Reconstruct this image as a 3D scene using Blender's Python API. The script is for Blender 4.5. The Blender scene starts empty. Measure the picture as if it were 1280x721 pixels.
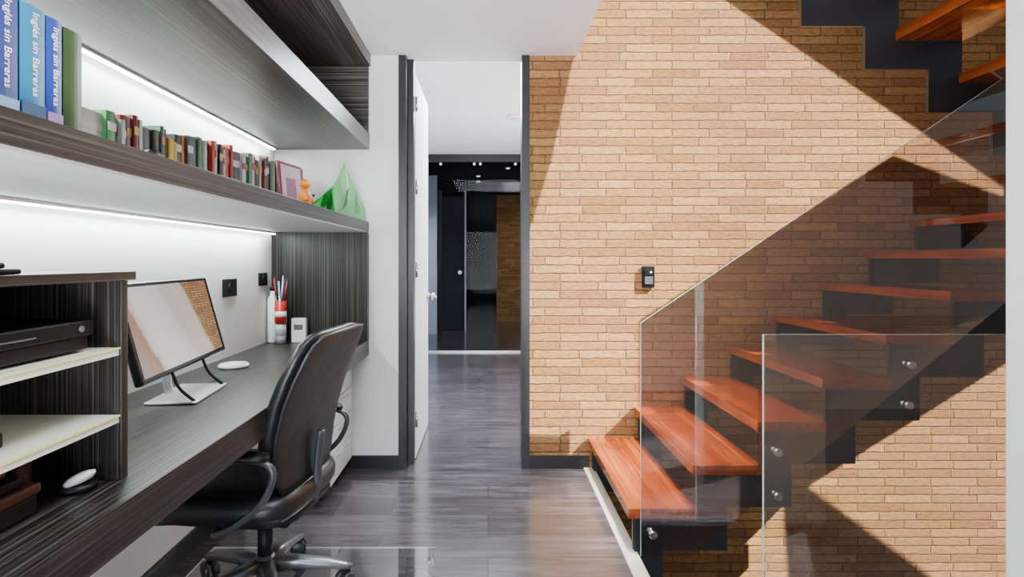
import bpy, bmesh, math, random
from mathutils import Vector, Matrix
random.seed(7)
SC=bpy.context.scene
COL=SC.collection
H=1.21; D=3.26; F=700.0
XW=-1.24; XF=-0.69

# ---------------------------------------------------------------- helpers
def Wm(o):
    if o.parent is None: return o.matrix_basis.copy()
    return Wm(o.parent) @ o.matrix_parent_inverse @ o.matrix_basis
def attach(c,p):
    c.parent=p; c.matrix_parent_inverse=Wm(p).inverted(); return c
def tag(o,label=None,cat=None,group=None,kind=None):
    if label: o["label"]=label
    if cat: o["category"]=cat
    if group: o["group"]=group
    if kind: o["kind"]=kind
    return o
def struct(o,label=None):
    o["kind"]="structure"
    if label: o["label"]=label
    return o
def empty(name,loc,label,cat,group=None):
    e=bpy.data.objects.new(name,None); e.location=loc; e.empty_display_size=0.05
    COL.objects.link(e); return tag(e,label,cat,group)
def finish(name,bm,mats,smooth=False,center=True):
    if not isinstance(mats,(list,tuple)): mats=[mats]
    bmesh.ops.recalc_face_normals(bm,faces=bm.faces)
    off=Vector((0,0,0))
    if center:
        xs=[v.co for v in bm.verts]
        mn=Vector([min(c[i] for c in xs) for i in range(3)]); mx=Vector([max(c[i] for c in xs) for i in range(3)])
        off=(mn+mx)/2
        for v in bm.verts: v.co-=off
    me=bpy.data.meshes.new(name); bm.to_mesh(me); bm.free()
    for m in mats: me.materials.append(m)
    if smooth:
        for p in me.polygons: p.use_smooth=True
    o=bpy.data.objects.new(name,me); o.location=off; COL.objects.link(o)
    return o
def box(name,mat,x0,x1,y0,y1,z0,z1,bev=0.0,seg=2,smooth=False):
    bm=bmesh.new(); bmesh.ops.create_cube(bm,size=1)
    for v in bm.verts:
        v.co=Vector(((x0+x1)/2+v.co.x*(x1-x0),(y0+y1)/2+v.co.y*(y1-y0),(z0+z1)/2+v.co.z*(z1-z0)))
    if bev>0: bmesh.ops.bevel(bm,geom=list(bm.edges),offset=bev,segments=seg,affect='EDGES',profile=0.5)
    return finish(name,bm,mat,smooth)
def addbox(bm,x0,x1,y0,y1,z0,z1,mi=0):
    r=bmesh.ops.create_cube(bm,size=1)
    for v in r['verts']:
        v.co=Vector(((x0+x1)/2+v.co.x*(x1-x0),(y0+y1)/2+v.co.y*(y1-y0),(z0+z1)/2+v.co.z*(z1-z0)))
        for f in v.link_faces: f.material_index=mi
def prism(name,pts,a0,a1,mats,axis='y',bev=0,bare=()):
    def P(p,a):
        return {'y':Vector((p[0],a,p[1])),'x':Vector((a,p[0],p[1])),'z':Vector((p[0],p[1],a))}[axis]
    bm=bmesh.new()
    A=[bm.verts.new(P(p,a0)) for p in pts]; B=[bm.verts.new(P(p,a1)) for p in pts]
    f1=bm.faces.new(A); f2=bm.faces.new(B[::-1])
    n=len(pts)
    for i in range(n):
        f=bm.faces.new((A[i],B[i],B[(i+1)%n],A[(i+1)%n])); f.material_index=1 if isinstance(mats,(list,tuple)) and len(mats)>1 and i not in bare else 0
    if bev>0: bmesh.ops.bevel(bm,geom=list(bm.edges),offset=bev,segments=1,affect='EDGES')
    return finish(name,bm,mats)
def cyl(name,mat,c,r,h,axis='z',seg=32,r2=None,bev=0,smooth=True):
    bm=bmesh.new()
    bmesh.ops.create_cone(bm,cap_ends=True,segments=seg,radius1=r,radius2=r if r2 is None else r2,depth=h)
    if bev>0:
        es=[e for e in bm.edges if any(len(f.verts)>4 for f in e.link_faces)]
        bmesh.ops.bevel(bm,geom=es,offset=bev,segments=2,affect='EDGES')
    R={'z':Matrix.Identity(3),'x':Matrix.Rotation(math.pi/2,3,'Y'),'y':Matrix.Rotation(math.pi/2,3,'X')}[axis]
    for v in bm.verts: v.co=R@v.co+Vector(c)
    o=finish(name,bm,mat)
    if smooth:
        for p in o.data.polygons: p.use_smooth=len(p.vertices)<=4
    return o
def loft(name,secs,mat,smooth=True,cap=True):
    bm=bmesh.new(); rows=[[bm.verts.new(p) for p in s] for s in secs]; n=len(rows[0])
    for a,b in zip(rows,rows[1:]):
        for i in range(n): bm.faces.new((a[i],a[(i+1)%n],b[(i+1)%n],b[i]))
    if cap:
        bm.faces.new(rows[0][::-1]); bm.faces.new(rows[-1])
    return finish(name,bm,mat,smooth)
def sup(c,A,B,a,b,n=28,p=0.5,bend=0):
    c=Vector(c);A=Vector(A);B=Vector(B);out=[]
    for k in range(n):
        t=2*math.pi*k/n; co,si=math.cos(t),math.sin(t)
        u=a*math.copysign(abs(co)**p,co); w=b*math.copysign(abs(si)**p,si)
        out.append(c+A*u+B*(w+bend*u*u))
    return out
def catmull(pts,n=6):
    P=[Vector(p) for p in pts]; P=[P[0]*2-P[1]]+P+[P[-1]*2-P[-2]]; out=[]
    for i in range(1,len(P)-2):
        for k in range(n):
            t=k/n
            out.append(0.5*((2*P[i])+(P[i+1]-P[i-1])*t+(2*P[i-1]-5*P[i]+4*P[i+1]-P[i+2])*t*t+(-P[i-1]+3*P[i]-3*P[i+1]+P[i+2])*t**3))
    out.append(P[-2]); return out
def tube(name,pts,r,mat,n=6,seg=12,flat=1.0,raw=False):
    path=[Vector(p) for p in pts] if raw else catmull(pts,n)
    secs=[]; up=Vector((0,0,1))
    prev=None
    for i,p in enumerate(path):
        t=(path[min(i+1,len(path)-1)]-path[max(i-1,0)]).normalized()
        if prev is None:
            s=t.cross(up)
            if s.length<0.1: s=t.cross(Vector((0,1,0)))
        else: s=prev-t*prev.dot(t)
        s.normalize(); prev=s; b=t.cross(s).normalized()
        rr=r[min(i*len(r)//len(path),len(r)-1)] if isinstance(r,(list,tuple)) else r
        secs.append([p+s*math.cos(2*math.pi*k/seg)*rr+b*math.sin(2*math.pi*k/seg)*rr*flat for k in range(seg)])
    return loft(name,secs,mat)
def text(name,body,size,mat,loc,rot,ext=0.0002):
    cu=bpy.data.curves.new(name,'FONT'); cu.body=body; cu.size=size; cu.extrude=ext
    cu.align_x='CENTER'; cu.align_y='CENTER'
    t=bpy.data.objects.new(name,cu); COL.objects.link(t)
    bpy.context.view_layer.update()
    dg=bpy.context.evaluated_depsgraph_get()
    me=bpy.data.meshes.new_from_object(t.evaluated_get(dg)); me.materials.clear(); me.materials.append(mat)
    bpy.data.objects.remove(t); o=bpy.data.objects.new(name,me); COL.objects.link(o)
    o.location=loc; o.rotation_euler=rot; return o

# ---------------------------------------------------------------- materials
def base(name):
    m=bpy.data.materials.new(name); m.use_nodes=True; nt=m.node_tree
    return m,nt,nt.nodes["Principled BSDF"]
def N(nt,t,**k):
    n=nt.nodes.new(t)
    for a,b in k.items(): setattr(n,a,b)
    return n
def ramp(nt,stops):
    r=N(nt,'ShaderNodeValToRGB'); e=r.color_ramp.elements
    e[0].position,e[0].color=stops[0][0],(*stops[0][1],1); e[1].position,e[1].color=stops[-1][0],(*stops[-1][1],1)
    for p,c in stops[1:-1]:
        x=e.new(p); x.color=(*c,1)
    return r
def plain(name,col,rough=0.5,metal=0,var=0.06,emit=0,spec=0.5,coat=0,wrinkle=0):
    m,nt,b=base(name)
    tc=N(nt,'ShaderNodeTexCoord'); nz=N(nt,'ShaderNodeTexNoise'); nz.inputs['Scale'].default_value=9; nz.inputs['Detail'].default_value=4
    nt.links.new(tc.outputs['Object'],nz.inputs['Vector'])
    r=ramp(nt,[(0.3,tuple(max(0,c*(1-var)) for c in col)),(0.7,tuple(min(1,c*(1+var)) for c in col))])
    nt.links.new(nz.outputs['Fac'],r.inputs['Fac']); nt.links.new(r.outputs['Color'],b.inputs['Base Color'])
    b.inputs['Roughness'].default_value=rough; b.inputs['Metallic'].default_value=metal
    b.inputs['Specular IOR Level'].default_value=spec; b.inputs['Coat Weight'].default_value=coat
    if wrinkle:
        bp=N(nt,'ShaderNodeBump'); bp.inputs['Strength'].default_value=wrinkle; bp.inputs['Distance'].default_value=0.02
        nt.links.new(nz.outputs['Fac'],bp.inputs['Height']); nt.links.new(bp.outputs[0],b.inputs['Normal'])
    if emit: 
        b.inputs['Emission Color'].default_value=(*col,1); b.inputs['Emission Strength'].default_value=emit
    return m
def grain(name,axis,stops,fine=90,along=1.5,rough=0.35,bump=0.05,coat=0,coord='Object',spec=0.5,dist=0.3):
    m,nt,b=base(name); tc=N(nt,'ShaderNodeTexCoord'); mp=N(nt,'ShaderNodeMapping')
    s=[fine]*3; s['xyz'.index(axis)]=along; mp.inputs['Scale'].default_value=s
    nt.links.new(tc.outputs[coord],mp.inputs['Vector'])
    nz=N(nt,'ShaderNodeTexNoise'); nz.inputs['Scale'].default_value=1; nz.inputs['Detail'].default_value=5; nz.inputs['Roughness'].default_value=0.6; nz.inputs['Distortion'].default_value=dist
    nt.links.new(mp.outputs[0],nz.inputs['Vector'])
    r=ramp(nt,stops); nt.links.new(nz.outputs['Fac'],r.inputs['Fac']); nt.links.new(r.outputs['Color'],b.inputs['Base Color'])
    bp=N(nt,'ShaderNodeBump'); bp.inputs['Strength'].default_value=bump; bp.inputs['Distance'].default_value=0.002
    nt.links.new(nz.outputs['Fac'],bp.inputs['Height']); nt.links.new(bp.outputs[0],b.inputs['Normal'])
    b.inputs['Roughness'].default_value=rough; b.inputs['Coat Weight'].default_value=coat; b.inputs['Specular IOR Level'].default_value=spec
    return m
LS=[(0.38,(0.006,0.0052,0.005)),(0.52,(0.022,0.0195,0.0185)),(0.68,(0.092,0.084,0.079))]
LS_LIT=[(0.36,(0.014,0.012,0.011)),(0.5,(0.055,0.049,0.046)),(0.66,(0.20,0.185,0.175))]  # lighter copy of the laminate, brightens the upper cabinet interior by colour
lam_y=grain('laminate_long','y',LS,fine=185,along=0.8,spec=0.3,dist=0.05); lam_z=grain('laminate_upright','z',LS,fine=190,along=0.9,spec=0.22,dist=0.05); lam_x=grain('laminate_cross_lit','x',LS_LIT,fine=150,along=1.0,spec=0.3,dist=0.05)
lam_in=grain('laminate_interior_lit','y',LS_LIT,fine=150,along=0.8,spec=0.3,dist=0.05)
lam_edge=grain('laminate_edge','y',[(0.34,(0.032,0.029,0.027)),(0.68,(0.15,0.14,0.133))],fine=150,rough=0.3)
tread_m=grain('tread_wood','y',[(0.28,(0.16,0.020,0.005)),(0.5,(0.31,0.052,0.008)),(0.72,(0.52,0.13,0.016))],fine=32,along=1.4,rough=0.13,bump=0.03,coat=0.6)
white=plain('white_paint',(0.86,0.86,0.86),0.6,var=0.015)
ceil_m=plain('ceiling_paint',(0.92,0.93,0.94),0.7,var=0.01)
under=plain('pale_underside',(0.54,0.57,0.56),0.4,var=0.03)
black=plain('black_trim',(0.012,0.012,0.014),0.35)
steel=plain('dark_steel',(0.022,0.024,0.030),0.3,metal=0.2)
leather=plain('black_leather',(0.009,0.009,0.010),0.38,spec=0.5,wrinkle=0.25)
plastic=plain('black_plastic',(0.008,0.0085,0.010),0.45,spec=0.2)
glossp=plain('glossy_black_plastic',(0.010,0.011,0.013),0.2)
greyp=plain('grey_plastic',(0.10,0.105,0.115),0.35)
darkw=plain('caster_plastic',(0.03,0.032,0.036),0.35)
armg=plain('arm_grey_plastic',(0.045,0.048,0.054),0.3)
chrome=plain('brushed_metal',(0.62,0.63,0.65),0.22,metal=1)
alu=plain('aluminium',(0.70,0.71,0.73),0.35,metal=0.8)
dalu=plain('grey_cast_metal',(0.20,0.205,0.22),0.32,metal=0.8)
cream=plain('cream_shelf',(0.70,0.70,0.60),0.35,var=0.02)
lime=plain('yellow_edge',(0.78,0.74,0.25),0.4)
pagem=plain('paper',(0.75,0.72,0.64),0.8)
pale=plain('pale_column',(0.84,0.90,0.86),0.5,var=0.03)
beige=plain('floor_edge_strip',(0.66,0.62,0.54),0.4)
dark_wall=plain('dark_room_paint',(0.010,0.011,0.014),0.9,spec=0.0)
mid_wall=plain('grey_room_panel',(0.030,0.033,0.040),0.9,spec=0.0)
pale_far=plain('pale_room_panel',(0.50,0.54,0.60),0.9,spec=0.0)
led=plain('led_emitter',(0.90,1.0,0.94),0.5,emit=16)
spot_m=plain('spot_emitter',(1,0.97,0.9),0.5,emit=5)
whitep=plain('white_plastic',(0.85,0.85,0.85),0.3)

def glass(name,tint,refl=1.0):
    m=bpy.data.materials.new(name); m.use_nodes=True; nt=m.node_tree; nt.nodes.clear()
    o=N(nt,'ShaderNodeOutputMaterial'); mx=N(nt,'ShaderNodeMixShader'); t=N(nt,'ShaderNodeBsdfTransparent'); g=N(nt,'ShaderNodeBsdfGlossy'); fr=N(nt,'ShaderNodeFresnel')
    fr.inputs['IOR'].default_value=1.45; t.inputs['Color'].default_value=(*tint,1); g.inputs['Roughness'].default_value=0.01
    ge=N(nt,'ShaderNodeNewGeometry'); iv=N(nt,'ShaderNodeMath',operation='SUBTRACT'); iv.inputs[0].default_value=refl; 
    ms=N(nt,'ShaderNodeMath',operation='MULTIPLY'); ms.inputs[1].default_value=refl; nt.links.new(ge.outputs['Backfacing'],ms.inputs[0]); nt.links.new(ms.outputs[0],iv.inputs[1])
    mu=N(nt,'ShaderNodeMath',operation='MULTIPLY'); mu.use_clamp=True
    nt.links.new(fr.outputs[0],mu.inputs[0]); nt.links.new(iv.outputs[0],mu.inputs[1]); nt.links.new(mu.outputs[0],mx.inputs[0])
    nt.links.new(t.outputs[0],mx.inputs[1]); nt.links.new(g.outputs[0],mx.inputs[2]); nt.links.new(mx.outputs[0],o.inputs[0]); return m
pane=glass('shade_tint_stair_glass',(0.86,0.81,0.83),6.0); pane2=glass('clear_guard_glass',(0.965,0.955,0.96),5.0); dpane=glass('tinted_glass',(0.75,0.77,0.8),0.12); mat_glass=glass('mat_glass',(0.97,0.985,0.98),3.5)  # stair pane tint paints the darker shade band on the wall behind
green_t=glass('green_film',(0.12,0.85,0.25),3.0); clear_t=glass('clear_plastic',(0.88,0.88,0.90),3.0)
gedge=plain('glass_edge_glow',(0.60,0.72,0.68),0.2,emit=0.10)  # faint emission stands in for light caught along the glass edges

def brick(name):
    m,nt,b=base(name); tc=N(nt,'ShaderNodeNewGeometry'); sp=N(nt,'ShaderNodeSeparateXYZ'); cb=N(nt,'ShaderNodeCombineXYZ')
    nt.links.new(tc.outputs['Position'],sp.inputs[0]); nt.links.new(sp.outputs['X'],cb.inputs['X']); nt.links.new(sp.outputs['Z'],cb.inputs['Y'])
    nz=N(nt,'ShaderNodeTexNoise'); nz.inputs['Scale'].default_value=22; nz.inputs['Detail'].default_value=6; nz.inputs['Roughness'].default_value=0.65
    nt.links.new(cb.outputs[0],nz.inputs['Vector'])
    va=N(nt,'ShaderNodeVectorMath',operation='MULTIPLY_ADD'); va.inputs[1].default_value=(0.020,0.016,0); 
    nt.links.new(nz.outputs['Color'],va.inputs[0]); nt.links.new(cb.outputs[0],va.inputs[2])
    def BT(ms=0.0044,sm=0.6):
        br=N(nt,'ShaderNodeTexBrick'); br.offset=0.42; br.offset_frequency=2; br.squash=0.8; br.squash_frequency=3
        br.inputs['Scale'].default_value=1; br.inputs['Brick Width'].default_value=0.27; br.inputs['Row Height'].default_value=0.0495
        br.inputs['Mortar Size'].default_value=ms; br.inputs['Mortar Smooth'].default_value=sm; br.inputs['Bias'].default_value=0.0
        nt.links.new(va.outputs[0],br.inputs['Vector']); return br
    br=BT()
    br.inputs['Color1'].default_value=(0.68,0.385,0.165,1); br.inputs['Color2'].default_value=(0.43,0.215,0.088,1); br.inputs['Mortar'].default_value=(0.27,0.155,0.072,1)
    n2=N(nt,'ShaderNodeTexNoise'); n2.inputs['Scale'].default_value=42; n2.inputs['Detail'].default_value=9; n2.inputs['Roughness'].default_value=0.85
    mp=N(nt,'ShaderNodeMapping'); mp.inputs['Scale'].default_value=(0.7,1.4,1); nt.links.new(cb.outputs[0],mp.inputs[0]); nt.links.new(mp.outputs[0],n2.inputs['Vector'])
    r=ramp(nt,[(0.32,(0.40,0.35,0.32)),(0.47,(0.88,0.85,0.82)),(0.68,(1.38,1.36,1.29))])
    nt.links.new(n2.outputs['Fac'],r.inputs['Fac'])
    mx=N(nt,'ShaderNodeMixRGB',blend_type='MULTIPLY'); mx.inputs[0].default_value=1
    nt.links.new(br.outputs['Color'],mx.inputs[1]); nt.links.new(r.outputs[0],mx.inputs[2])
    n4=N(nt,'ShaderNodeTexNoise'); n4.inputs['Scale'].default_value=1.6; n4.inputs['Detail'].default_value=3; nt.links.new(cb.outputs[0],n4.inputs['Vector'])
    r4=ramp(nt,[(0.35,(1.0,0.93,0.99)),(0.65,(1.0,1.04,0.84))]); nt.links.new(n4.outputs['Fac'],r4.inputs['Fac'])
    m5=N(nt,'ShaderNodeMixRGB',blend_type='MULTIPLY'); m5.inputs[0].default_value=1
    nt.links.new(mx.outputs[0],m5.inputs[1]); nt.links.new(r4.outputs[0],m5.inputs[2]); nt.links.new(m5.outputs[0],b.inputs['Base Color'])
    b.inputs['Roughness'].default_value=0.85; b.inputs['Specular IOR Level'].default_value=0.3
    hb=BT(0.0060,0.9); hb.inputs['Color1'].default_value=(1,1,1,1); hb.inputs['Color2'].default_value=(0.7,0.7,0.7,1); hb.inputs['Mortar'].default_value=(0,0,0,1)
    rg=N(nt,'ShaderNodeSeparateColor'); nt.links.new(hb.outputs['Color'],rg.inputs[0])
    m3=N(nt,'ShaderNodeMath',operation='MULTIPLY_ADD'); m3.inputs[1].default_value=1.6; nt.links.new(n2.outputs['Fac'],m3.inputs[0]); nt.links.new(rg.outputs[0],m3.inputs[2])
    bp=N(nt,'ShaderNodeBump'); bp.inputs['Strength'].default_value=1.0; bp.inputs['Distance'].default_value=0.011
    nt.links.new(m3.outputs[0],bp.inputs['Height']); nt.links.new(bp.outputs[0],b.inputs['Normal'])
    return m
brick_m=brick('roman_brick')
def floor_mat():
    m,nt,b=base('grey_wood_floor'); g=N(nt,'ShaderNodeNewGeometry')
    br=N(nt,'ShaderNodeTexBrick'); br.offset=0.37; br.inputs['Scale'].default_value=1; br.inputs['Brick Width'].default_value=1.25; br.inputs['Row Height'].default_value=0.19
    br.inputs['Mortar Size'].default_value=0.0018; br.inputs['Color1'].default_value=(0.112,0.103,0.116,1); br.inputs['Color2'].default_value=(0.070,0.063,0.072,1); br.inputs['Mortar'].default_value=(0.018,0.016,0.019,1)
    nt.links.new(g.outputs['Position'],br.inputs['Vector'])
    mp=N(nt,'ShaderNodeMapping'); mp.inputs['Scale'].default_value=(2.6,24,1); nt.links.new(g.outputs['Position'],mp.inputs[0])
    nz=N(nt,'ShaderNodeTexNoise'); nz.inputs['Scale'].default_value=1; nz.inputs['Detail'].default_value=8; nz.inputs['Roughness'].default_value=0.65; nz.inputs['Distortion'].default_value=0.5
    nt.links.new(mp.outputs[0],nz.inputs['Vector'])
    r=ramp(nt,[(0.32,(0.50,0.47,0.47)),(0.5,(0.92,0.90,0.90)),(0.68,(1.5,1.46,1.46))]); nt.links.new(nz.outputs['Fac'],r.inputs['Fac'])
    mx=N(nt,'ShaderNodeMixRGB',blend_type='MULTIPLY'); mx.inputs[0].default_value=1
    nt.links.new(br.outputs['Color'],mx.inputs[1]); nt.links.new(r.outputs[0],mx.inputs[2]); nt.links.new(mx.outputs[0],b.inputs['Base Color'])
    b.inputs['Roughness'].default_value=0.23; b.inputs['Coat Weight'].default_value=0.7; b.inputs['Coat Roughness'].default_value=0.15
    bp=N(nt,'ShaderNodeBump'); bp.inputs['Strength'].default_value=0.12; bp.inputs['Distance'].default_value=0.002; nt.links.new(nz.outputs['Fac'],bp.inputs['Height']); nt.links.new(bp.outputs[0],b.inputs['Normal'])
    return m
floor_m=floor_mat()

# ---------------------------------------------------------------- shell
ZC=2.4; XC=0.52; XV=0.60; YV=2.0
bm=bmesh.new()
addbox(bm,-1.34,XV,-2.6,D+0.1,-0.2,0); addbox(bm,XV,5.0,-2.6,YV,-0.2,0)
struct(finish('floor',bm,floor_m,center=False),'grey wood plank floor')
struct(box('floor.001',floor_m,-1.6,1.3,D+0.1,11.2,-0.2,0),'grey wood plank floor of the hall')
struct(box('floor.002',floor_m,XV-0.1,5,YV-1,D,-2.8,-2.6),'floor of the storey below')
struct(box('wall_left',white,XW-0.1,XW,-2.6,D+0.1,0,ZC),'white painted wall behind the desk')
struct(box('wall_back',white,XW,-0.52,D,D+0.1,0,ZC),'white painted wall beside the doorway')
struct(box('wall_stair',brick_m,0.242,5.2,D,D+0.12,-2.6,4.6),'thin tan brick wall along the stairs')
struct(box('wall_below',white,XV-0.1,XV-0.001,YV,D,-2.6,-0.2),'white wall under the floor edge')
struct(box('wall_light_block',white,0.75,5.2,-0.75,-0.65,0,2.6),'added unseen white wall blocking light to the stairwell')  # added out of view to keep rear light off the stair wall
struct(box('ceiling',ceil_m,XW-0.1,XC,-2.6,D+0.1,ZC,ZC+0.48),'white ceiling of the study')
struct(box('ceiling.001',ceil_m,-1.6,1.3,D+0.1,7.4,2.6,2.7),'white ceiling of the hall')
struct(box('wall_hall_left',white,-1.7,-1.6,D+0.1,11.2,0,2.7)); struct(box('wall_hall_right',white,1.3,1.4,D+0.12,11.2,0,2.7))
struct(box('trim_1',black,-0.52,-0.475,D-0.012,D+0.12,0,ZC-0.001),'black door jamb')
struct(box('trim_2',black,0.196,0.242,D-0.012,D+0.13,0,ZC-0.001),'black door jamb')
struct(box('trim_3',black,-0.474,-0.44,D+0.06,D+0.1,0,ZC-0.001),'black door stop')
struct(box('trim_4',beige,XV-0.045,XV+0.004,YV,D-0.012,0.0005,0.008),'pale metal strip on the floor edge')
struct(box('trim_5',beige,XV+0.001,XV+0.02,YV,D-0.012,-0.2,-0.001),'pale slab edge facing')
struct(box('baseboard_left',black,XW,XW+0.014,-2.6,D-0.02,0,0.08)); struct(box('baseboard_back',black,XW+0.02,-0.521,D-0.014,D,0,0.075))
struct(box('baseboard_stair',black,0.243,0.585,D-0.014,D,0,0.075))
sa,sc_=-2.0,2.0; ZR=4.6
def proj(p):
    s=(ZR-p[1])/sc_; return (p[0]-sa*s, D-s)
lit1=[(0.53,3.29),(1.374,2.724),(3.0,1.63),(3.0,1.56),(2.36,1.80),(0.876,0.837),(0.876,-0.1),(0.2,-0.02),(0.2,1.25),(0.37,1.79),(0.50,2.4)]
lit2=[(1.85,-0.117),(2.98,0.585),(3.68,1.02),(3.68,-1.24),(3.2,-1.24),(2.56,-0.634)]
lit3=[(0.78,-0.22),(1.70,-0.02),(1.75,-0.75),(0.9,-0.9)]
cu=bpy.data.curves.new('baffle','CURVE'); cu.dimensions='2D'; cu.fill_mode='BOTH'; cu.extrude=0.01  # added unseen slab; its openings are projected to shape the sun patches
def spl(pts):
    s=cu.splines.new('POLY'); s.points.add(len(pts)-1); s.use_cyclic_u=True
    for q,p in zip(s.points,pts): q.co=(p[0],p[1],0,1)
spl([(-2,-5),(12,-5),(12,3.8),(-2,3.8)]); spl([proj(p) for p in lit1]); spl([proj(p) for p in lit2]); spl([proj(p) for p in lit3])
spl([(5.66,-1.58),(6.35,-1.58),(5.78,-0.35),(5.30,-0.35)])  # extra opening, added for a sun patch mirrored in the stair glass
t=bpy.data.objects.new('t',cu); COL.objects.link(t); bpy.context.view_layer.update()
me=bpy.data.meshes.new_from_object(t.evaluated_get(bpy.context.evaluated_depsgraph_get())); me.materials.clear(); me.materials.append(ceil_m)
bpy.data.objects.remove(t)
ro=bpy.data.objects.new('sun_baffle',me); ro.location=(0,0,ZR+0.01); COL.objects.link(ro); struct(ro,'added unseen roof with skylight openings')
struct(box('wall_column',pale,1.237,1.55,1.2,1.34,0,ZR-0.01,bev=0.004),'pale painted column')

dr=struct(box('door_1',white,-0.475,-0.438,D+0.13,D+0.83,0.01,2.34,bev=0.003),'white door leaf standing open')
for z in (0.25,1.15,1.65,2.15):
    attach(cyl('hinge',chrome,(-0.43,D+0.115,z),0.008,0.09),dr)
kb=attach(cyl('door_knob',chrome,(-0.425,D+0.75,0.95),0.022,0.02,'x'),dr)
attach(loft('knob_ball',[sup((-0.415+0.045*k/6,D+0.75,0.95),(0,1,0),(0,0,1),0.008+0.02*math.sin(math.pi*k/6),0.008+0.02*math.sin(math.pi*k/6),n=16,p=1) for k in range(7)],chrome),kb)

YG=7.37
struct(box('trim_6',black,-1.6,1.3,YG-0.03,YG+0.03,2.50,2.598),'black top rail of the glass partition')
w=struct(box('window_1',dpane,-1.6,1.3,YG-0.005,YG+0.005,0.02,2.5),'dark glass partition')
struct(box('trim_7',alu,-1.6,1.3,YG-0.02,YG+0.02,0,0.02),'metal floor track')
for i,x in enumerate((-0.62,-0.18,-0.1,0.36)):
    cl=attach(cyl('panel_clamp',whitep,(x,YG-0.025,2.47),0.017,0.02,'y'),w)
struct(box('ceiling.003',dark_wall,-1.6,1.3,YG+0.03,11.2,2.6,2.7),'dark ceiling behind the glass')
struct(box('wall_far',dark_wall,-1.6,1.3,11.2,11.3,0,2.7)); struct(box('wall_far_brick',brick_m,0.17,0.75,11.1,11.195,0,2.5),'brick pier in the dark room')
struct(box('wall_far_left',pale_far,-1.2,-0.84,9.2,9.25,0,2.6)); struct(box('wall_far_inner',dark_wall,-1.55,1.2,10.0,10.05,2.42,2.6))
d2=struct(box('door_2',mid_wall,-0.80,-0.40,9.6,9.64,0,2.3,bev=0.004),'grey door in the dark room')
attach(cyl('door_knob',chrome,(-0.48,9.57,1.0),0.035,0.05,'y'),d2)
struct(box('trim_8',black,-0.86,-0.80,9.55,9.66,0,2.4)); struct(box('trim_9',pale_far,-0.40,-0.375,9.55,9.66,0,2.4))
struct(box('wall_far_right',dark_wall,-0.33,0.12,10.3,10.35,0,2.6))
for x,y in ((-0.16,9.2),(0.30,8.4),(-0.17,9.85)):
    sp=cyl('downlight',alu,(x,y,2.592),0.035,0.014); tag(sp,'small round recessed ceiling downlight','downlight',group='downlights in the dark room')
    attach(cyl('lamp_lens',spot_m,(x,y,2.584),0.025,0.006),sp)
sd=cyl('smoke_detector',whitep,(0.25,5.4,2.585),0.07,0.03,bev=0.008); tag(sd,'round white smoke detector on the hall ceiling','smoke detector')

# ---------------------------------------------------------------- wall unit
Y0=-0.35; YE=D-0.015
def partbox(p,*a,**k): return attach(box(*a,**k),p)
dk=empty('desk',((XW+XF)/2,1.6,0.0),'long dark wood-grain worktop fixed along the wall','desk')
partbox(dk,'worktop',lam_y,XW+0.001,XF,Y0,YE,0.66,0.75,bev=0.002)
partbox(dk,'end_panel',lam_z,XW+0.001,XF,YE-0.04,YE,0.751,1.369,bev=0.001)
lo=empty('wall_shelf',((XW+XF)/2,1.6,1.37),'long dark wood-grain shelf carrying a row of books','shelf')
partbox(lo,'shelf_board',lam_y,XW+0.001,XF,Y0,YE,1.377,1.43,bev=0.001)
partbox(lo,'shelf_underside',under,XW+0.001,XF-0.006,Y0,YE-0.042,1.3695,1.3765)
up=empty('wall_shelf',((XW+XF)/2,1.6,1.85),'open dark wood-grain upper cabinet below the ceiling','cabinet')
partbox(up,'shelf_board',lam_y,XW+0.001,XF-0.002,Y0,YE,1.85,1.94)
partbox(up,'front_edge',lam_edge,XF-0.002,XF+0.004,Y0,YE,1.85,1.94,bev=0.001)
partbox(up,'back_panel',lam_in,XW+0.001,XW+0.02,Y0,YE-0.02,1.941,2.33)
partbox(up,'end_panel',lam_x,XW+0.001,XF,YE-0.02,YE,1.941,2.33)
partbox(up,'top_board',lam_in,XW+0.001,XF+0.01,Y0,YE,2.331,2.398,bev=0.001)
for z,par in ((1.360,lo),(1.841,up)):
    s=attach(box('light_strip',alu,XW+0.012,XW+0.034,Y0+0.1,YE-0.06,z,z+0.0085),par); s["label"]='thin bright white light strip'
    attach(box('light_diffuser',led,XW+0.015,XW+0.031,Y0+0.1,YE-0.06,z-0.005,z-0.0002),s)
XHf=-0.765; YH=1.19
hu=empty('desk_hutch',(-1.0,0.5,0.75),'dark wood-grain open shelf box standing on the desk','shelf unit')
partbox(hu,'top_board',lam_y,XW+0.002,XHf+0.01,0.2,YH+0.012,1.168,1.186,bev=0.001)
partbox(hu,'end_panel',lam_z,XW+0.002,XHf,YH-0.022,YH,0.751,1.167,bev=0.001)
partbox(hu,'end_panel',lam_z,XW+0.002,XHf,0.2,0.222,0.751,1.167,bev=0.001)
partbox(hu,'back_panel',lam_y,XW+0.002,XW+0.012,0.223,YH-0.023,0.751,1.167)
for z in (1.028,0.888):
    sh=partbox(hu,'inner_shelf',cream,XW+0.013,XHf-0.004,0.223,YH-0.023,z-0.016,z)
    e=box('shelf_edge',lime,XHf-0.004,XHf-0.001,0.223,YH-0.023,z-0.003,z+0.0005); attach(e,sh); e["label"]="thin yellow edge band"
dp=empty('drawer_unit',(-1.0,3.0,0),'white drawer pedestal under the desk','drawer unit')
partbox(dp,'body',white,XW+0.03,-0.80,2.78,YE-0.02,0.06,0.64,bev=0.003)
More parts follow.
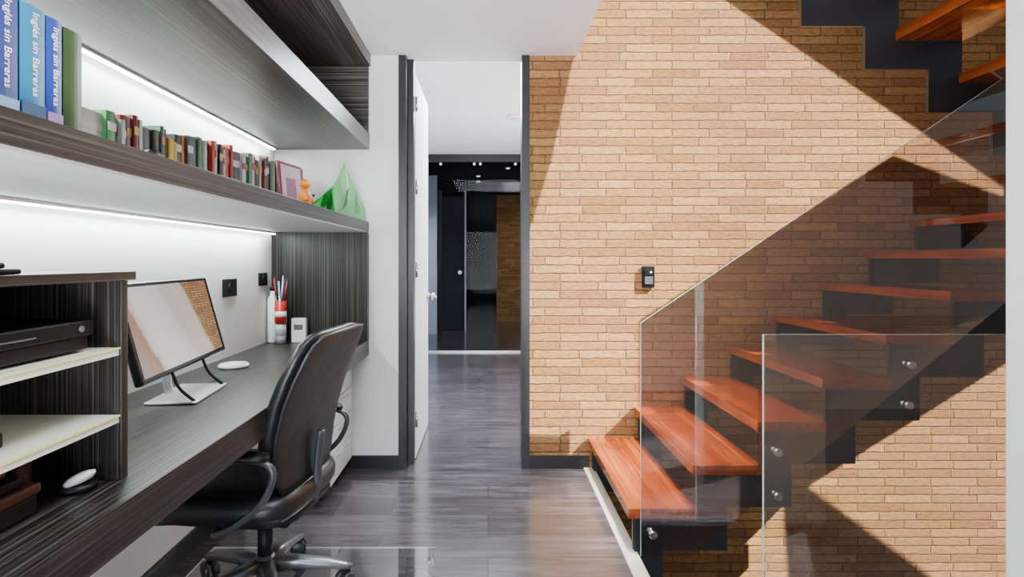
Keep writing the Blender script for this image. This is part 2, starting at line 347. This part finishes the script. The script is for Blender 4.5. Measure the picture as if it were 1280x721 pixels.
for i in range(4):
    z=0.08+i*0.138
    d=partbox(dp,'drawer',whitep,-0.799,-0.782,2.79,YE-0.03,z,z+0.13,bev=0.003)
    attach(box('handle',alu,-0.781,-0.768,2.92,3.10,z+0.105,z+0.115,bev=0.002),d)
for y in (2.84,3.16):
    for x in (-1.12,-0.86): attach(cyl('foot',plastic,(x,y,0.03),0.02,0.058),dp)

# ---------------------------------------------------------------- books
matc={}
def cm(c,r=0.4):
    k=tuple(c)
    if k not in matc: matc[k]=plain('cover_ink',c,r)
    return matc[k]
def book(y,xs,t,h,w,c,label,group,txt=None,z=1.431,band=None,tilt=0):
    e=empty('book',(xs-w/2,y+t/2,z),label,'book',group)
    bm=bmesh.new(); addbox(bm,xs-w,xs-0.002,y,y+0.0016,z,z+h); addbox(bm,xs-w,xs-0.002,y+t-0.0016,y+t,z,z+h)
    n=6
    pts=[(xs-0.002+0.003*math.sin(math.pi*k/n),y+t*k/n) for k in range(n+1)]
    pts2=[(p[0]-0.0018,p[1]) for p in pts]
    ring=pts+pts2[::-1]
    A=[bm.verts.new((p[0],p[1],z)) for p in ring]; B=[bm.verts.new((p[0],p[1],z+h)) for p in ring]; m=len(ring)
    for i in range(m): bm.faces.new((A[i],A[(i+1)%m],B[(i+1)%m],B[i]))
    for i in range(n):
        bm.faces.new((A[i],A[i+1],A[m-2-i],A[m-1-i])); bm.faces.new((B[i],B[i+1],B[m-2-i],B[m-1-i]))
    attach(finish('cover',bm,cm(c)),e)
    attach(box('pages',pagem,xs-w+0.004,xs-0.0045,y+0.0018,y+t-0.0018,z+0.003,z+h-0.003),e)
    if band:
        for (f0,f1,bc) in band: attach(box('spine_band',cm(bc),xs-0.001,xs+0.0016,y+0.001,y+t-0.001,z+h*f0,z+h*f1),e)
    if txt:
        for (s,size,fz,dy) in txt: attach(text('spine_lettering',s,size,whitep,(xs+0.0019,y+t/2+dy,z+h*fz),(math.radians(90),math.radians(90),math.radians(90))),e)
    return e
G1='tall language course books'
book(0.790,-0.722,0.072,0.183,0.15,(0.008,0.030,0.22),'tall navy blue book with white title lettering',G1,[('Inglés sin Barreras',0.0182,0.57,0.014),],band=[(0.03,0.13,(0.3,0.45,0.7))])
book(0.865,-0.722,0.05,0.182,0.15,(0.004,0.17,0.33),'turquoise blue book with white title lettering',G1,[('Inglés sin Barreras',0.0182,0.58,0.002)],band=[(0.03,0.15,(0.02,0.08,0.2))])
book(0.917,-0.722,0.034,0.180,0.15,(0.010,0.042,0.28),'royal blue book with white title lettering',G1,[('Inglés sin Barreras',0.0178,0.56,0)],band=[(0.03,0.13,(0.35,0.2,0.5))])
book(0.954,-0.722,0.044,0.177,0.16,(0.024,0.055,0.015),'dark olive green book at the row end',G1,None)
G2='books along the lower shelf'
cols=[((0.66,0.70,0.64),'white'),((0.08,0.36,0.14),'green'),((0.28,0.02,0.04),'maroon'),((0.02,0.02,0.025),'black'),((0.24,0.03,0.03),'dark red'),((0.5,0.04,0.03),'red'),((0.6,0.58,0.52),'cream'),((0.06,0.06,0.07),'charcoal'),((0.72,0.50,0.03),'yellow'),((0.06,0.16,0.09),'dark green'),((0.25,0.26,0.28),'grey'),((0.6,0.03,0.04),'bright red'),((0.03,0.08,0.11),'dark teal'),((0.75,0.75,0.72),'white'),((0.7,0.25,0.03),'orange')]
seq=[(0,.08),(1,.032),(7,.02),(13,.012),(2,.02),(10,.018),(4,.02),(13,.012),(3,.05),(3,.03),(9,.016),(3,.02),(8,.026),(8,.022),(3,.03),(14,.016),(7,.03),(12,.035),(9,.03),(13,.014),(10,.03),(5,.02),(13,.014),(9,.018),(3,.02),(6,.014),(11,.04),(5,.02),(3,.04),(7,.035),(13,.03),(3,.02),(1,.018),(4,.02),(13,.025),(2,.02),(12,.018),(6,.018),(13,.012),(4,.02),(3,.024),(2,.018),(7,.025),(9,.02),(13,.014),(3,.02),(10,.02),(2,.018),(1,.02),(7,.02),(3,.03),(12,.02),(13,.016),(2,.02),(3,.025),(9,.02),(6,.014),(4,.02),(2,.018),(3,.02),(7,.02),(13,.014),(2,.02),(9,.02),(3,.03)]
y=1.45; yend=3.10
for i,(s,th) in enumerate(seq):
    if y>yend: break
    fr=(y-1.45)/1.6
    hh=0.190+0.085*fr+random.uniform(-0.022,0.012)
    if s==8: hh-=0.02
    c,n=cols[s]; b=None
    if random.random()<0.5 and s!=8: b=[(0.72,0.84,random.choice([(0.75,0.73,0.68),(0.6,0.45,0.1),(0.75,0.73,0.7),(0.4,0.03,0.03)])),(0.12,0.18,(0.6,0.58,0.5))]
    book(y,-1.05+random.uniform(-0.008,0.008)+0.03*fr,th+0.003,hh,0.13,c,f'{n} book standing in the shelf row',G2,None,band=b)
    y+=th+0.0038
def orn():
    e=empty('desk_clock',(-0.90,1.50,1.431),'small round black ornament clock beside the books','clock')
    attach(cyl('clock_case',plastic,(-0.90,1.50,1.469),0.036,0.035,'x',bev=0.006),e)
    attach(cyl('clock_face',greyp,(-0.880,1.50,1.469),0.026,0.004,'x'),e)
    attach(box('clock_foot',plastic,-0.915,-0.885,1.475,1.525,1.431,1.438,bev=0.002),e)
orn()
e=empty('picture_frame',(-0.86,2.42,1.431),'small leaning picture frame with dark red border','picture frame')
attach(box('frame',cm((0.22,0.012,0.07)),-0.868,-0.856,2.37,2.52,1.432,1.64,bev=0.003),e)
attach(box('photo_print',cm((0.55,0.50,0.56)),-0.8555,-0.8535,2.385,2.505,1.46,1.625),e)
attach(box('photo_detail',cm((0.30,0.10,0.22)),-0.8533,-0.8528,2.41,2.47,1.48,1.57),e)
attach(box('prop_leg',cm((0.05,0.02,0.04)),-0.91,-0.869,2.44,2.45,1.432,1.50),e)
e.rotation_euler=(math.radians(-4),math.radians(-10),math.radians(-22))
org=plain('orange_plastic',(0.90,0.27,0.008),0.4)
e=empty('toy_figure',(-0.80,2.45,1.431),'small orange plastic toy figure on the shelf','toy')
attach(loft('body',[sup((-0.80,2.45,1.445+0.07*k/6),(1,0,0),(0,1,0),0.016+0.012*math.sin(math.pi*k/6),0.018+0.016*math.sin(math.pi*k/6),n=16,p=1) for k in range(7)],org),e)
attach(loft('head',[sup((-0.80,2.45,1.515+0.05*k/8),(1,0,0),(0,1,0),0.002+0.022*math.sin(math.pi*k/8),0.002+0.026*math.sin(math.pi*k/8),n=16,p=1) for k in range(9)],org),e)
for s in(-1,1):
    attach(tube('arm',[(-0.80,2.45+s*0.02,1.50),(-0.79,2.45+s*0.045,1.49),(-0.78,2.45+s*0.05,1.465)],0.009,org),e)
    attach(tube('leg',[(-0.80,2.45+s*0.012,1.45),(-0.797,2.45+s*0.016,1.438),(-0.78,2.45+s*0.02,1.441)],0.0095,org),e)
gsol=plain('green_plastic',(0.01,0.36,0.04),0.2)
dgreen=plain('dark_green_plastic',(0.012,0.09,0.05),0.3)
e=empty('paper_ornament',(-0.80,2.85,1.431),'translucent green faceted glass sail-shaped ornament','ornament')
def tri(name,pts,mat):
    bm=bmesh.new(); v=[bm.verts.new(p) for p in pts]; bm.faces.new(v)
    r=bmesh.ops.solidify(bm,geom=list(bm.faces),thickness=0.0015); return attach(finish(name,bm,mat),e)
tri('sail',[(-0.78,2.64,1.433),(-0.74,2.98,1.433),(-0.765,2.99,1.74)],green_t)
tri('sail',[(-0.88,2.70,1.433),(-0.76,3.05,1.433),(-0.80,3.02,1.66)],green_t)
tri('sail',[(-0.73,2.99,1.433),(-0.70,3.20,1.433),(-0.70,3.19,1.50),(-0.755,3.0,1.70)],green_t)
tri('facet',[(-0.92,2.72,1.433),(-0.80,2.84,1.433),(-0.80,2.93,1.60)],gsol)
tri('facet',[(-0.765,2.82,1.433),(-0.745,2.95,1.50),(-0.75,3.02,1.60),(-0.77,2.93,1.53)],gsol)
tri('facet',[(-0.725,3.04,1.46),(-0.715,3.14,1.47),(-0.73,3.08,1.60)],gsol)
tri('fold',[(-0.93,2.75,1.433),(-0.98,2.60,1.50),(-0.86,2.80,1.54)],dgreen)
tri('fold',[(-0.86,2.66,1.433),(-0.80,2.86,1.433),(-0.90,2.70,1.50)],dgreen)

# ---------------------------------------------------------------- things in the hutch
gbk=plain('gloss_black',(0.005,0.006,0.008),0.4,spec=0.15)
e=empty('game_console',(-0.95,0.82,1.028),'black slim media console on the shelf','media player')
attach(box('body',plastic,-1.12,-0.80,0.66,1.12,1.034,1.060,bev=0.003),e); attach(box('upper_body',gbk,-1.12,-0.792,0.655,1.125,1.0605,1.092,bev=0.004),e)
attach(box('front_slot',greyp,-0.7925,-0.7905,0.78,0.98,1.072,1.0745),e); attach(cyl('power_button',greyp,(-0.791,1.09,1.076),0.006,0.003,'x'),e)
for x in(-1.08,-0.84):
    for y_ in (0.7,1.08): attach(cyl('foot',plastic,(x,y_,1.031),0.012,0.006),e)
e=box('media_box',plastic,-1.15,-0.83,0.5,0.96,0.889,0.915,bev=0.004); tag(e,'flat black electronic box on the lower shelf','media player')
e=empty('tray',(-0.9,0.8,1.186),'flat black tray on top of the shelf box','tray')
attach(box('tray_base',plastic,-1.02,-0.79,0.6,0.95,1.1865,1.195,bev=0.003),e); attach(box('tray_lid',plastic,-1.0,-0.80,0.62,0.93,1.1955,1.206,bev=0.004),e)
brn=plain('red_brown_box',(0.07,0.020,0.014),0.35,spec=0.4)
e=empty('storage_box',(-0.95,0.85,0.751),'low dark red-brown case stacked on the desk','box')
attach(box('body',plastic,-1.05,-0.82,0.72,1.02,0.752,0.785,bev=0.003),e); attach(box('lid',brn,-1.055,-0.815,0.715,1.025,0.786,0.806,bev=0.006,seg=3),e)
attach(box('tray_insert',plastic,-1.03,-0.83,0.74,1.0,0.807,0.823,bev=0.004),e)
e=empty('eyeglass_case',(-0.92,0.93,0.8235),'small rounded brown case lying on the box','case')
attach(box('lower_shell',brn,-0.99,-0.85,0.86,0.99,0.824,0.838,bev=0.006,seg=3,smooth=True),e); attach(box('upper_shell',leather,-0.99,-0.85,0.86,0.99,0.8385,0.855,bev=0.007,seg=3,smooth=True),e)
e=empty('leather_pouch',(-0.88,1.08,0.751),'dark brown and black rounded case leaning upright','pouch')
attach(box('body',brn,-0.99,-0.868,1.032,1.078,0.752,0.845,bev=0.018,seg=4,smooth=True),e); attach(box('flap',leather,-0.985,-0.873,1.028,1.082,0.81,0.856,bev=0.014,seg=3,smooth=True),e)
e=empty('wireless_speaker',(-0.84,1.11,0.751),'small low white puck on a dark foot','speaker')
attach(cyl('foot',plastic,(-0.825,1.122,0.758),0.036,0.013,bev=0.003),e)
attach(loft('dome',[sup((-0.822+0.4*(z-0.763),1.122,z),(1,0,0.3),(0,1,0),r,r,n=28,p=1) for z,r in ((0.765,0.026),(0.774,0.027),(0.781,0.023),(0.785,0.012))],whitep),e)

# ---------------------------------------------------------------- monitor
def screen_mat():
    m,nt,b=base('screen_picture_and_reflection'); tc=N(nt,'ShaderNodeTexCoord'); sp=N(nt,'ShaderNodeSeparateXYZ'); nt.links.new(tc.outputs['Generated'],sp.inputs[0])
    nz=N(nt,'ShaderNodeTexNoise'); nz.inputs['Scale'].default_value=5; nz.inputs['Detail'].default_value=6; nt.links.new(tc.outputs['Generated'],nz.inputs['Vector'])
    ad=N(nt,'ShaderNodeMath',operation='MULTIPLY_ADD'); ad.inputs[1].default_value=0.06; nt.links.new(nz.outputs['Fac'],ad.inputs[0]); nt.links.new(sp.outputs['Y'],ad.inputs[2])
    a2=N(nt,'ShaderNodeMath',operation='MULTIPLY_ADD'); a2.inputs[1].default_value=0.22; nt.links.new(sp.outputs['Z'],a2.inputs[0]); nt.links.new(ad.outputs[0],a2.inputs[2])
    r=ramp(nt,[(0.0,(0.45,0.40,0.37)),(0.22,(0.50,0.30,0.20)),(0.25,(0.80,0.77,0.76)),(0.60,(0.74,0.66,0.63)),(0.86,(0.78,0.68,0.60)),(0.90,(0.62,0.40,0.24)),(1.0,(0.55,0.33,0.18))])
    nt.links.new(a2.outputs[0],r.inputs['Fac'])
    cb=N(nt,'ShaderNodeCombineXYZ'); nt.links.new(sp.outputs['Y'],cb.inputs['X']); nt.links.new(sp.outputs['Z'],cb.inputs['Y'])
    bk=N(nt,'ShaderNodeTexBrick'); bk.inputs['Scale'].default_value=1; bk.inputs['Brick Width'].default_value=0.10; bk.inputs['Row Height'].default_value=0.035; bk.inputs['Mortar Size'].default_value=0.004  # brick courses paint the wall's reflection into one side of the screen
    bk.inputs['Color1'].default_value=(0.95,0.9,0.85,1); bk.inputs['Color2'].default_value=(0.65,0.55,0.45,1); bk.inputs['Mortar'].default_value=(0.35,0.28,0.22,1); nt.links.new(cb.outputs[0],bk.inputs['Vector'])
    st=N(nt,'ShaderNodeMath',operation='GREATER_THAN'); st.inputs[1].default_value=0.90; nt.links.new(a2.outputs[0],st.inputs[0])
    mx=N(nt,'ShaderNodeMixRGB',blend_type='MULTIPLY'); nt.links.new(st.outputs[0],mx.inputs[0]); nt.links.new(r.outputs[0],mx.inputs[1]); nt.links.new(bk.outputs['Color'],mx.inputs[2])
    nt.links.new(mx.outputs[0],b.inputs['Base Color']); nt.links.new(mx.outputs[0],b.inputs['Emission Color']); b.inputs['Emission Strength'].default_value=0.5; b.inputs['Roughness'].default_value=0.05; b.inputs['Coat Weight'].default_value=0.5
    return m
e=empty('computer_monitor',(0,0,0),'thin black-framed monitor showing a tan landscape picture and painted brick reflection','monitor')
p=box('monitor_frame',glossp,-0.014,0.0125,-0.335,0.338,0.095,0.40,bev=0.008,seg=3); attach(p,e)
q=attach(box('screen',screen_mat(),0.0127,0.014,-0.318,0.305,0.112,0.385),e)
for o in (p,q): 
    M=Matrix.Translation((0,0,0.1))@Matrix.Rotation(math.radians(-15),4,'Y')@Matrix.Translation((0,0,-0.1))
    o.matrix_basis=M@o.matrix_basis
attach(box('stand_foot',alu,-0.07,0.09,-0.16,0.12,0.001,0.009,bev=0.003),e)
attach(tube('stand_arm',[(-0.05,-0.02,0.008),(-0.06,-0.02,0.06),(-0.055,-0.02,0.16),(-0.05,-0.02,0.2)],0.014,alu),e)
attach(tube('stand_rod',[(0.08,0.10,0.009),(0.03,0.11,0.05),(0.0,0.12,0.108)],0.005,plastic),e)
attach(tube('stand_rod',[(0.08,-0.15,0.009),(0.03,-0.14,0.05),(0.0,-0.13,0.108)],0.005,plastic),e)
e.location=(-1.035,1.93,0.7505); e.rotation_euler=(0,0,math.radians(6.5))
e=empty('charging_puck',(-1.09,2.40,0.7505),'flat round white charging pad on the desk','charging pad')
attach(cyl('body',whitep,(-1.09,2.40,0.759),0.062,0.016,bev=0.005),e); attach(cyl('base_ring',greyp,(-1.09,2.40,0.7525),0.055,0.004),e)
red=cm((0.50,0.015,0.015))
e=empty('pencil_holder',(-1.14,3.08,0.7505),'slim clear and red holder with pens','pencil holder')
attach(cyl('can',clear_t,(-1.14,3.08,0.885),0.031,0.268),e)
attach(cyl('inner_base',cm((0.35,0.35,0.38)),(-1.14,3.08,0.775),0.028,0.045),e)
for z0,z1,rr,mm in ((0.80,0.86,0.0285,whitep),(0.865,0.985,0.0315,red),(0.90,0.93,0.0320,whitep)):
    attach(cyl('printed_band',mm,(-1.14,3.08,(z0+z1)/2),rr,z1-z0),e)
for i in range(8):
    a=i*0.8; c=[(0.6,0.03,0.03),(0.02,0.02,0.02),(0.7,0.7,0.7),(0.05,0.08,0.3)][i%4]
    x0,y0=-1.14+0.016*math.cos(a),3.08+0.016*math.sin(a); x1,y1=-1.14+0.027*math.cos(a),3.08+0.027*math.sin(a)
    pn=tube('pen',[(x0,y0,0.99),(x1,y1,1.04+0.012*(i%3)),(x1+0.010*math.cos(a),y1+0.010*math.sin(a),1.095+0.014*(i%3))],[0.0045,0.0045,0.002],cm(c),raw=True,seg=8)
    tag(pn,'slim pen standing in the clear holder','pen',group='pens in the holder')
e=empty('bottle',(-1.205,3.12,0.7505),'slim white bottle beside the pencil can','bottle')
attach(loft('body',[sup((-1.2,3.12,z),(1,0,0),(0,1,0),r,r,n=20,p=1) for z,r in ((0.752,0.022),(0.76,0.026),(0.99,0.026),(1.02,0.012),(1.04,0.012))],whitep),e); attach(cyl('cap',plastic,(-1.2,3.12,1.05),0.014,0.02),e)
e=empty('small_card_box',(-1.09,3.13,0.7505),'small white printed card box beside the can','box')
attach(box('carton',whitep,-1.10,-1.02,3.13,3.165,0.751,0.885,bev=0.002),e); attach(box('printed_label',greyp,-1.085,-1.035,3.128,3.1295,0.82,0.85),e)
def outlet(y0,y1,z0,z1):
    e=empty('power_outlet',(XW+0.003,(y0+y1)/2,z0),'black wall socket plate above the desk','outlet',group='wall sockets above the desk')
    attach(box('plate',plastic,XW+0.0005,XW+0.008,y0,y1,z0,z1,bev=0.002),e)
    attach(cyl('socket',glossp,(XW+0.0095,(y0+y1)/2,(z0+z1)/2),0.022,0.004,'x'),e)
outlet(2.61,2.75,1.035,1.12); outlet(3.02,3.13,1.07,1.14)
e=empty('light_switch',(0.93,D,1.11),'black wall switch on the brick wall','light switch')
attach(box('plate',plastic,0.893,0.965,D-0.022,D-0.001,1.05,1.175,bev=0.004),e); attach(box('rocker',greyp,0.905,0.952,D-0.028,D-0.0225,1.07,1.115,bev=0.002),e)
attach(box('rocker',plastic,0.905,0.952,D-0.028,D-0.0225,1.12,1.16,bev=0.002),e)
attach(cyl('indicator',whitep,(0.94,D-0.0295,1.14),0.006,0.002,'y'),e)

# ---------------------------------------------------------------- stairs
RUN=0.267; RISE=0.18; XS=0.59; YN=2.32; TT=0.042
st=empty('staircase',(XS,2.8,0),'open staircase with red-brown wooden treads on dark steel stringers','staircase')
ntr=8
def zig(n,x0,z0,run,rise,ox,oz,start_low):
    top=[(x0,start_low)]
    for i in range(n):
        top.append((x0+run*i,z0+rise*i)); top.append((x0+run*(i+1),z0+rise*i))
    bot=[(p[0]+ox,p[1]+oz) for p in top]
    return top,bot
for (ya,yb) in ((YN+0.008,YN+0.024),(D-0.045,D-0.016)):
    top,bot=zig(ntr,XS+0.012,RISE-TT,RUN,RISE,0.125,-0.135,-0.12)
    bot=bot[1:]; poly=top+bot[::-1]+[(XS+0.137,-0.12)]
    attach(prism('stringer',poly,ya,yb,steel,'y'),st)
for i in range(ntr):
    x=XS+RUN*i
    wdt=RUN+0.035 if i<ntr-1 else 0.9
    attach(box('tread',tread_m,x-0.008,x+wdt-0.02,YN if i<ntr-1 else 1.42,D-0.004,RISE*(i+1)-TT,RISE*(i+1),bev=0.003),st)
attach(box('landing_beam',steel,XS+RUN*7+0.05,XS+RUN*7+0.9,2.30,2.34,1.26,1.396),st)
U=[(1.63,2.515),(1.81,2.25),(1.99,1.98),(2.17,1.715),(2.35,1.45),(2.53,1.18),(2.71,0.915)]
top=[(2.785,1.44-TT)]
for z,x in U:
    top.append((x+0.267,z-TT)); top.append((x,z-TT))
bot=[(p[0]-0.140,p[1]-0.12) for p in top]
for (ya,yb) in ((2.34,2.356),(1.42,1.435)):
    attach(prism('stringer',top+bot[::-1],ya,yb,steel,'y'),st)
for z,x in U:
    attach(box('tread',tread_m,x-0.012,x+0.275,1.40,2.36,z-TT,z,bev=0.003),st)
gb=empty('glass_balustrade',(1.4,2.28,0),'clear frameless glass panel following the stair slope','balustrade')
sl=RISE/RUN
x0=0.622; x1=2.42
poly=[(x0,0.005),(x0,0.955),(x1,0.955+sl*(x1-x0)),(x1,0.25+sl*(x1-x0)-0.17),(x0+0.2,0.005)]
attach(prism('glass_panel',poly,2.276,2.288,[pane,gedge],'y',bare=(2,3,4)),gb)
def pin(x,z,y,p):
    attach(cyl('standoff_pin',chrome,(x,y-0.012,z),0.017,0.022,'y',bev=0.003),p); attach(cyl('standoff_pin',chrome,(x,y+0.022,z),0.011,0.03,'y'),p)
for x,z in ((0.667,0.10),(1.172,0.434),(1.172,0.256),(1.71,0.787),(1.70,0.624)): pin(x,z,2.282-0.006,gb)
g2=empty('glass_balustrade',(1.9,1.96,0),'clear rectangular glass guard panel at the stair void','balustrade')
attach(prism('glass_panel',[(0.963,0.001),(0.963,0.95),(2.6,0.95),(2.6,0.001)],1.954,1.966,[pane2,gedge],'y'),g2)

# ---------------------------------------------------------------- office chair (local, faces +x)
ch=empty('office_chair',(0,0,0),'black leather swivel office chair with dark arms and star base','chair')
def A_(o): return attach(o,ch)
secs=[]
for z,a,b,cx in ((0.345,0.20,0.21,0.03),(0.355,0.25,0.245,0.035),(0.38,0.275,0.262,0.045),(0.41,0.282,0.266,0.05),(0.432,0.27,0.257,0.046),(0.442,0.24,0.23,0.04),(0.440,0.12,0.13,0.02)):
    s=sup((cx+0.03,0,z),(1,0,0),(0,1,0),a,b,n=40,p=0.45)
    for v in s:
        if v.x>0.15: v.z-=(v.x-0.15)**2*1.4
    secs.append(s)
A_(loft('seat',secs,leather))
A_(loft('seat_shell',[sup((0.03,0,z),(1,0,0),(0,1,0),a,a*0.97,n=40,p=0.5) for z,a in ((0.315,0.13),(0.322,0.18),(0.342,0.225),(0.352,0.225))],plastic))
prof=[(0.425,0.11,0.010,-0.132),(0.435,0.18,0.026,-0.132),(0.49,0.220,0.041,-0.130),(0.57,0.242,0.045,-0.134),(0.65,0.254,0.043,-0.148),(0.74,0.258,0.039,-0.174),(0.82,0.255,0.035,-0.204),(0.89,0.244,0.031,-0.235),(0.935,0.225,0.028,-0.255),(0.960,0.190,0.021,-0.267),(0.968,0.128,0.009,-0.271)]
A_(loft('backrest',[sup((cx,0,z),(0,1,0),(1,0,0),a,b,n=44,p=0.6,bend=0.2) for z,a,b,cx in prof],leather))
A_(loft('back_shell',[sup((cx-0.034,0,z-0.004),(0,1,0),(1,0,0),a*0.985,0.014,n=44,p=0.6,bend=0.2) for z,a,b,cx in prof[1:]],plain('back_shell_leather',(0.016,0.017,0.019),0.36,wrinkle=0.3)))
A_(tube('back_bracket',[(-0.05,0,0.33),(-0.14,0,0.335),(-0.19,0,0.38),(-0.199,0,0.50),(-0.212,0,0.60)],0.022,armg,flat=0.6))
for s in(-1,1):
    A_(tube('armrest_frame',[(0.04,s*0.18,0.335),(0.02,s*0.27,0.345),(-0.06,s*0.296,0.385),(-0.15,s*0.302,0.46),(-0.19,s*0.300,0.545),(-0.165,s*0.298,0.585),(-0.09,s*0.296,0.593),(0.03,s*0.294,0.572)],0.011,armg,flat=0.9))
    A_(loft('armrest_pad',[sup((x+0.03,s*0.296,0.603+dz),(0,1,0),(0,0,1),a,b,n=20,p=0.6) for x,a,b,dz in ((-0.20,0.012,0.006,-0.003),(-0.185,0.030,0.011,0),(-0.08,0.036,0.013,0),(0.02,0.034,0.012,-0.014),(0.07,0.028,0.010,-0.032),(0.085,0.012,0.005,-0.042))],plastic))
A_(box('tilt_mechanism',plastic,-0.12,0.10,-0.07,0.07,0.275,0.322,bev=0.012,seg=3,smooth=True))
A_(tube('tilt_lever',[(0.0,-0.06,0.30),(0.0,-0.2,0.305),(0.0,-0.24,0.302)],0.007,greyp))
A_(cyl('gas_cylinder',plastic,(0,0,0.19),0.026,0.14)); A_(cyl('gas_piston',chrome,(0,0,0.268),0.014,0.03))
hub=A_(cyl('star_base',dalu,(0,0,0.115),0.04,0.07,r2=0.032,bev=0.004))
for k in range(5):
    a=math.radians(72*k+54); dx,dy=math.cos(a),math.sin(a); side=(-dy,dx,0)
    sc=[]
    for t,w_,h_,z in ((0.02,0.032,0.026,0.115),(0.12,0.026,0.02,0.110),(0.22,0.021,0.015,0.094),(0.28,0.018,0.011,0.079),(0.305,0.012,0.008,0.075)):
        sc.append(sup((dx*t,dy*t,z),side,(0,0,1),w_,h_,n=16,p=0.6))
    attach(loft('spoke',sc,dalu),hub)
    cx,cy=dx*0.29,dy*0.29; r=random.uniform(0,6.28)
    attach(cyl('caster',plastic,(cx,cy,0.060),0.009,0.03),hub)
    ax=Vector((math.cos(r),math.sin(r),0)); pr=Vector((-ax.y,ax.x,0))
    for s in(-1,1):
        c=Vector((cx,cy,0.031))+ax*0.018*s+pr*0.012
        sc=[[c+ax*(w*0.5)*1.0+ (pr*math.cos(2*math.pi*j/24)+Vector((0,0,1))*math.sin(2*math.pi*j/24))*rr for j in range(24)] for w,rr in ((-0.022,0.02),(-0.016,0.030),(0.016,0.030),(0.022,0.02))]
        attach(loft('wheel',sc,darkw),hub)
ch.location=(-0.80,2.01,0.008); ch.rotation_euler=(0,0,math.radians(180-7))
m_=box('chair_mat',mat_glass,-1.15,-0.215,1.2,2.35,0.0005,0.0080,bev=0.0015); tag(m_,'clear glass floor mat under the office chair','chair mat')
m_.data.materials.append(gedge)
for p in m_.data.polygons:
    if abs(p.normal.z)<0.8: p.material_index=1

# ---------------------------------------------------------------- lights
w=bpy.data.worlds.new('World'); SC.world=w; w.use_nodes=True
bg=w.node_tree.nodes['Background']; bg.inputs[0].default_value=(0.84,0.90,1.0,1); bg.inputs[1].default_value=0.30
def sun(dirv,e,ang,col):
    l=bpy.data.lights.new('sun','SUN'); l.energy=e; l.angle=math.radians(ang); l.color=col
    o=bpy.data.objects.new('sun',l); o.rotation_euler=Vector(dirv).to_track_quat('-Z','Y').to_euler(); COL.objects.link(o)
sun((sa,1,-sc_),29,0.12,(1.0,0.94,0.86))
def area(name,loc,dirv,sx,sy,e,col=(1,1,1),spread=None):
    l=bpy.data.lights.new(name,'AREA'); l.shape='RECTANGLE'; l.size=sx; l.size_y=sy; l.energy=e; l.color=col
    if spread: l.spread=spread
    o=bpy.data.objects.new(name,l); o.location=loc; o.rotation_euler=Vector(dirv).to_track_quat('-Z','Y').to_euler(); COL.objects.link(o); return o
area('rear_fill',(-0.4,-2.4,1.2),(-0.15,1,0.25),1.4,1.8,72,(0.90,0.95,1),math.radians(110))  # added fill from behind the camera, no window is built there
area('ceiling_fill',(0.0,-0.5,0.5),(0.0,0.85,1),0.8,0.6,52,(0.96,0.98,1),math.radians(95))  # added unseen uplight that brightens the study ceiling
area('room_fill',(-0.1,1.2,2.392),(0,0,-1),0.5,1.3,17,(0.92,0.96,1),math.radians(120))  # added out-of-view fill for floor, desk and chair, no fixture
area('tread_fill',(0.74,2.75,4.2),(0,0.0,-1),0.4,0.5,18,(1,0.93,0.82),math.radians(24))  # added light to brighten the lowest treads
area('hall_fill',(0,4.6,2.55),(0,0,-1),1.2,1.6,175,(0.86,0.93,1))  # added fill to brighten the hall
area('hall_ceiling_fill',(0.95,5.2,0.9),(-0.4,0,1),0.6,1.6,55,(0.96,0.98,1))  # added unseen uplight for the hall ceiling
area('dark_room_fill',(0.45,9.9,2.55),(0,0.6,-1),0.3,0.3,18,(1,0.88,0.75))  # added light to bring out the brick pier
area('dark_room_fill',(-0.95,8.2,2.55),(0,0.6,-1),0.3,0.3,5,(0.9,0.95,1),math.radians(60))  # added light aimed at the pale panel on the left
for z in (1.350,1.832):
    o=area('strip_light',(XW+0.045,(Y0+YE)/2,z),(0.12,0,-1),0.02,3.2,25,(0.86,1,0.93))
    o.rotation_euler=(0,math.radians(-8),0)

# ---------------------------------------------------------------- camera
cd=bpy.data.cameras.new('camera'); cam=bpy.data.objects.new('camera',cd); COL.objects.link(cam)
cam.location=(0,0,H); cam.rotation_euler=(math.radians(90),0,0)
cd.sensor_width=36; cd.lens=F*36/1280; cd.shift_x=30/1280; cd.shift_y=-35.5/1280; cd.clip_start=0.02
SC.camera=cam
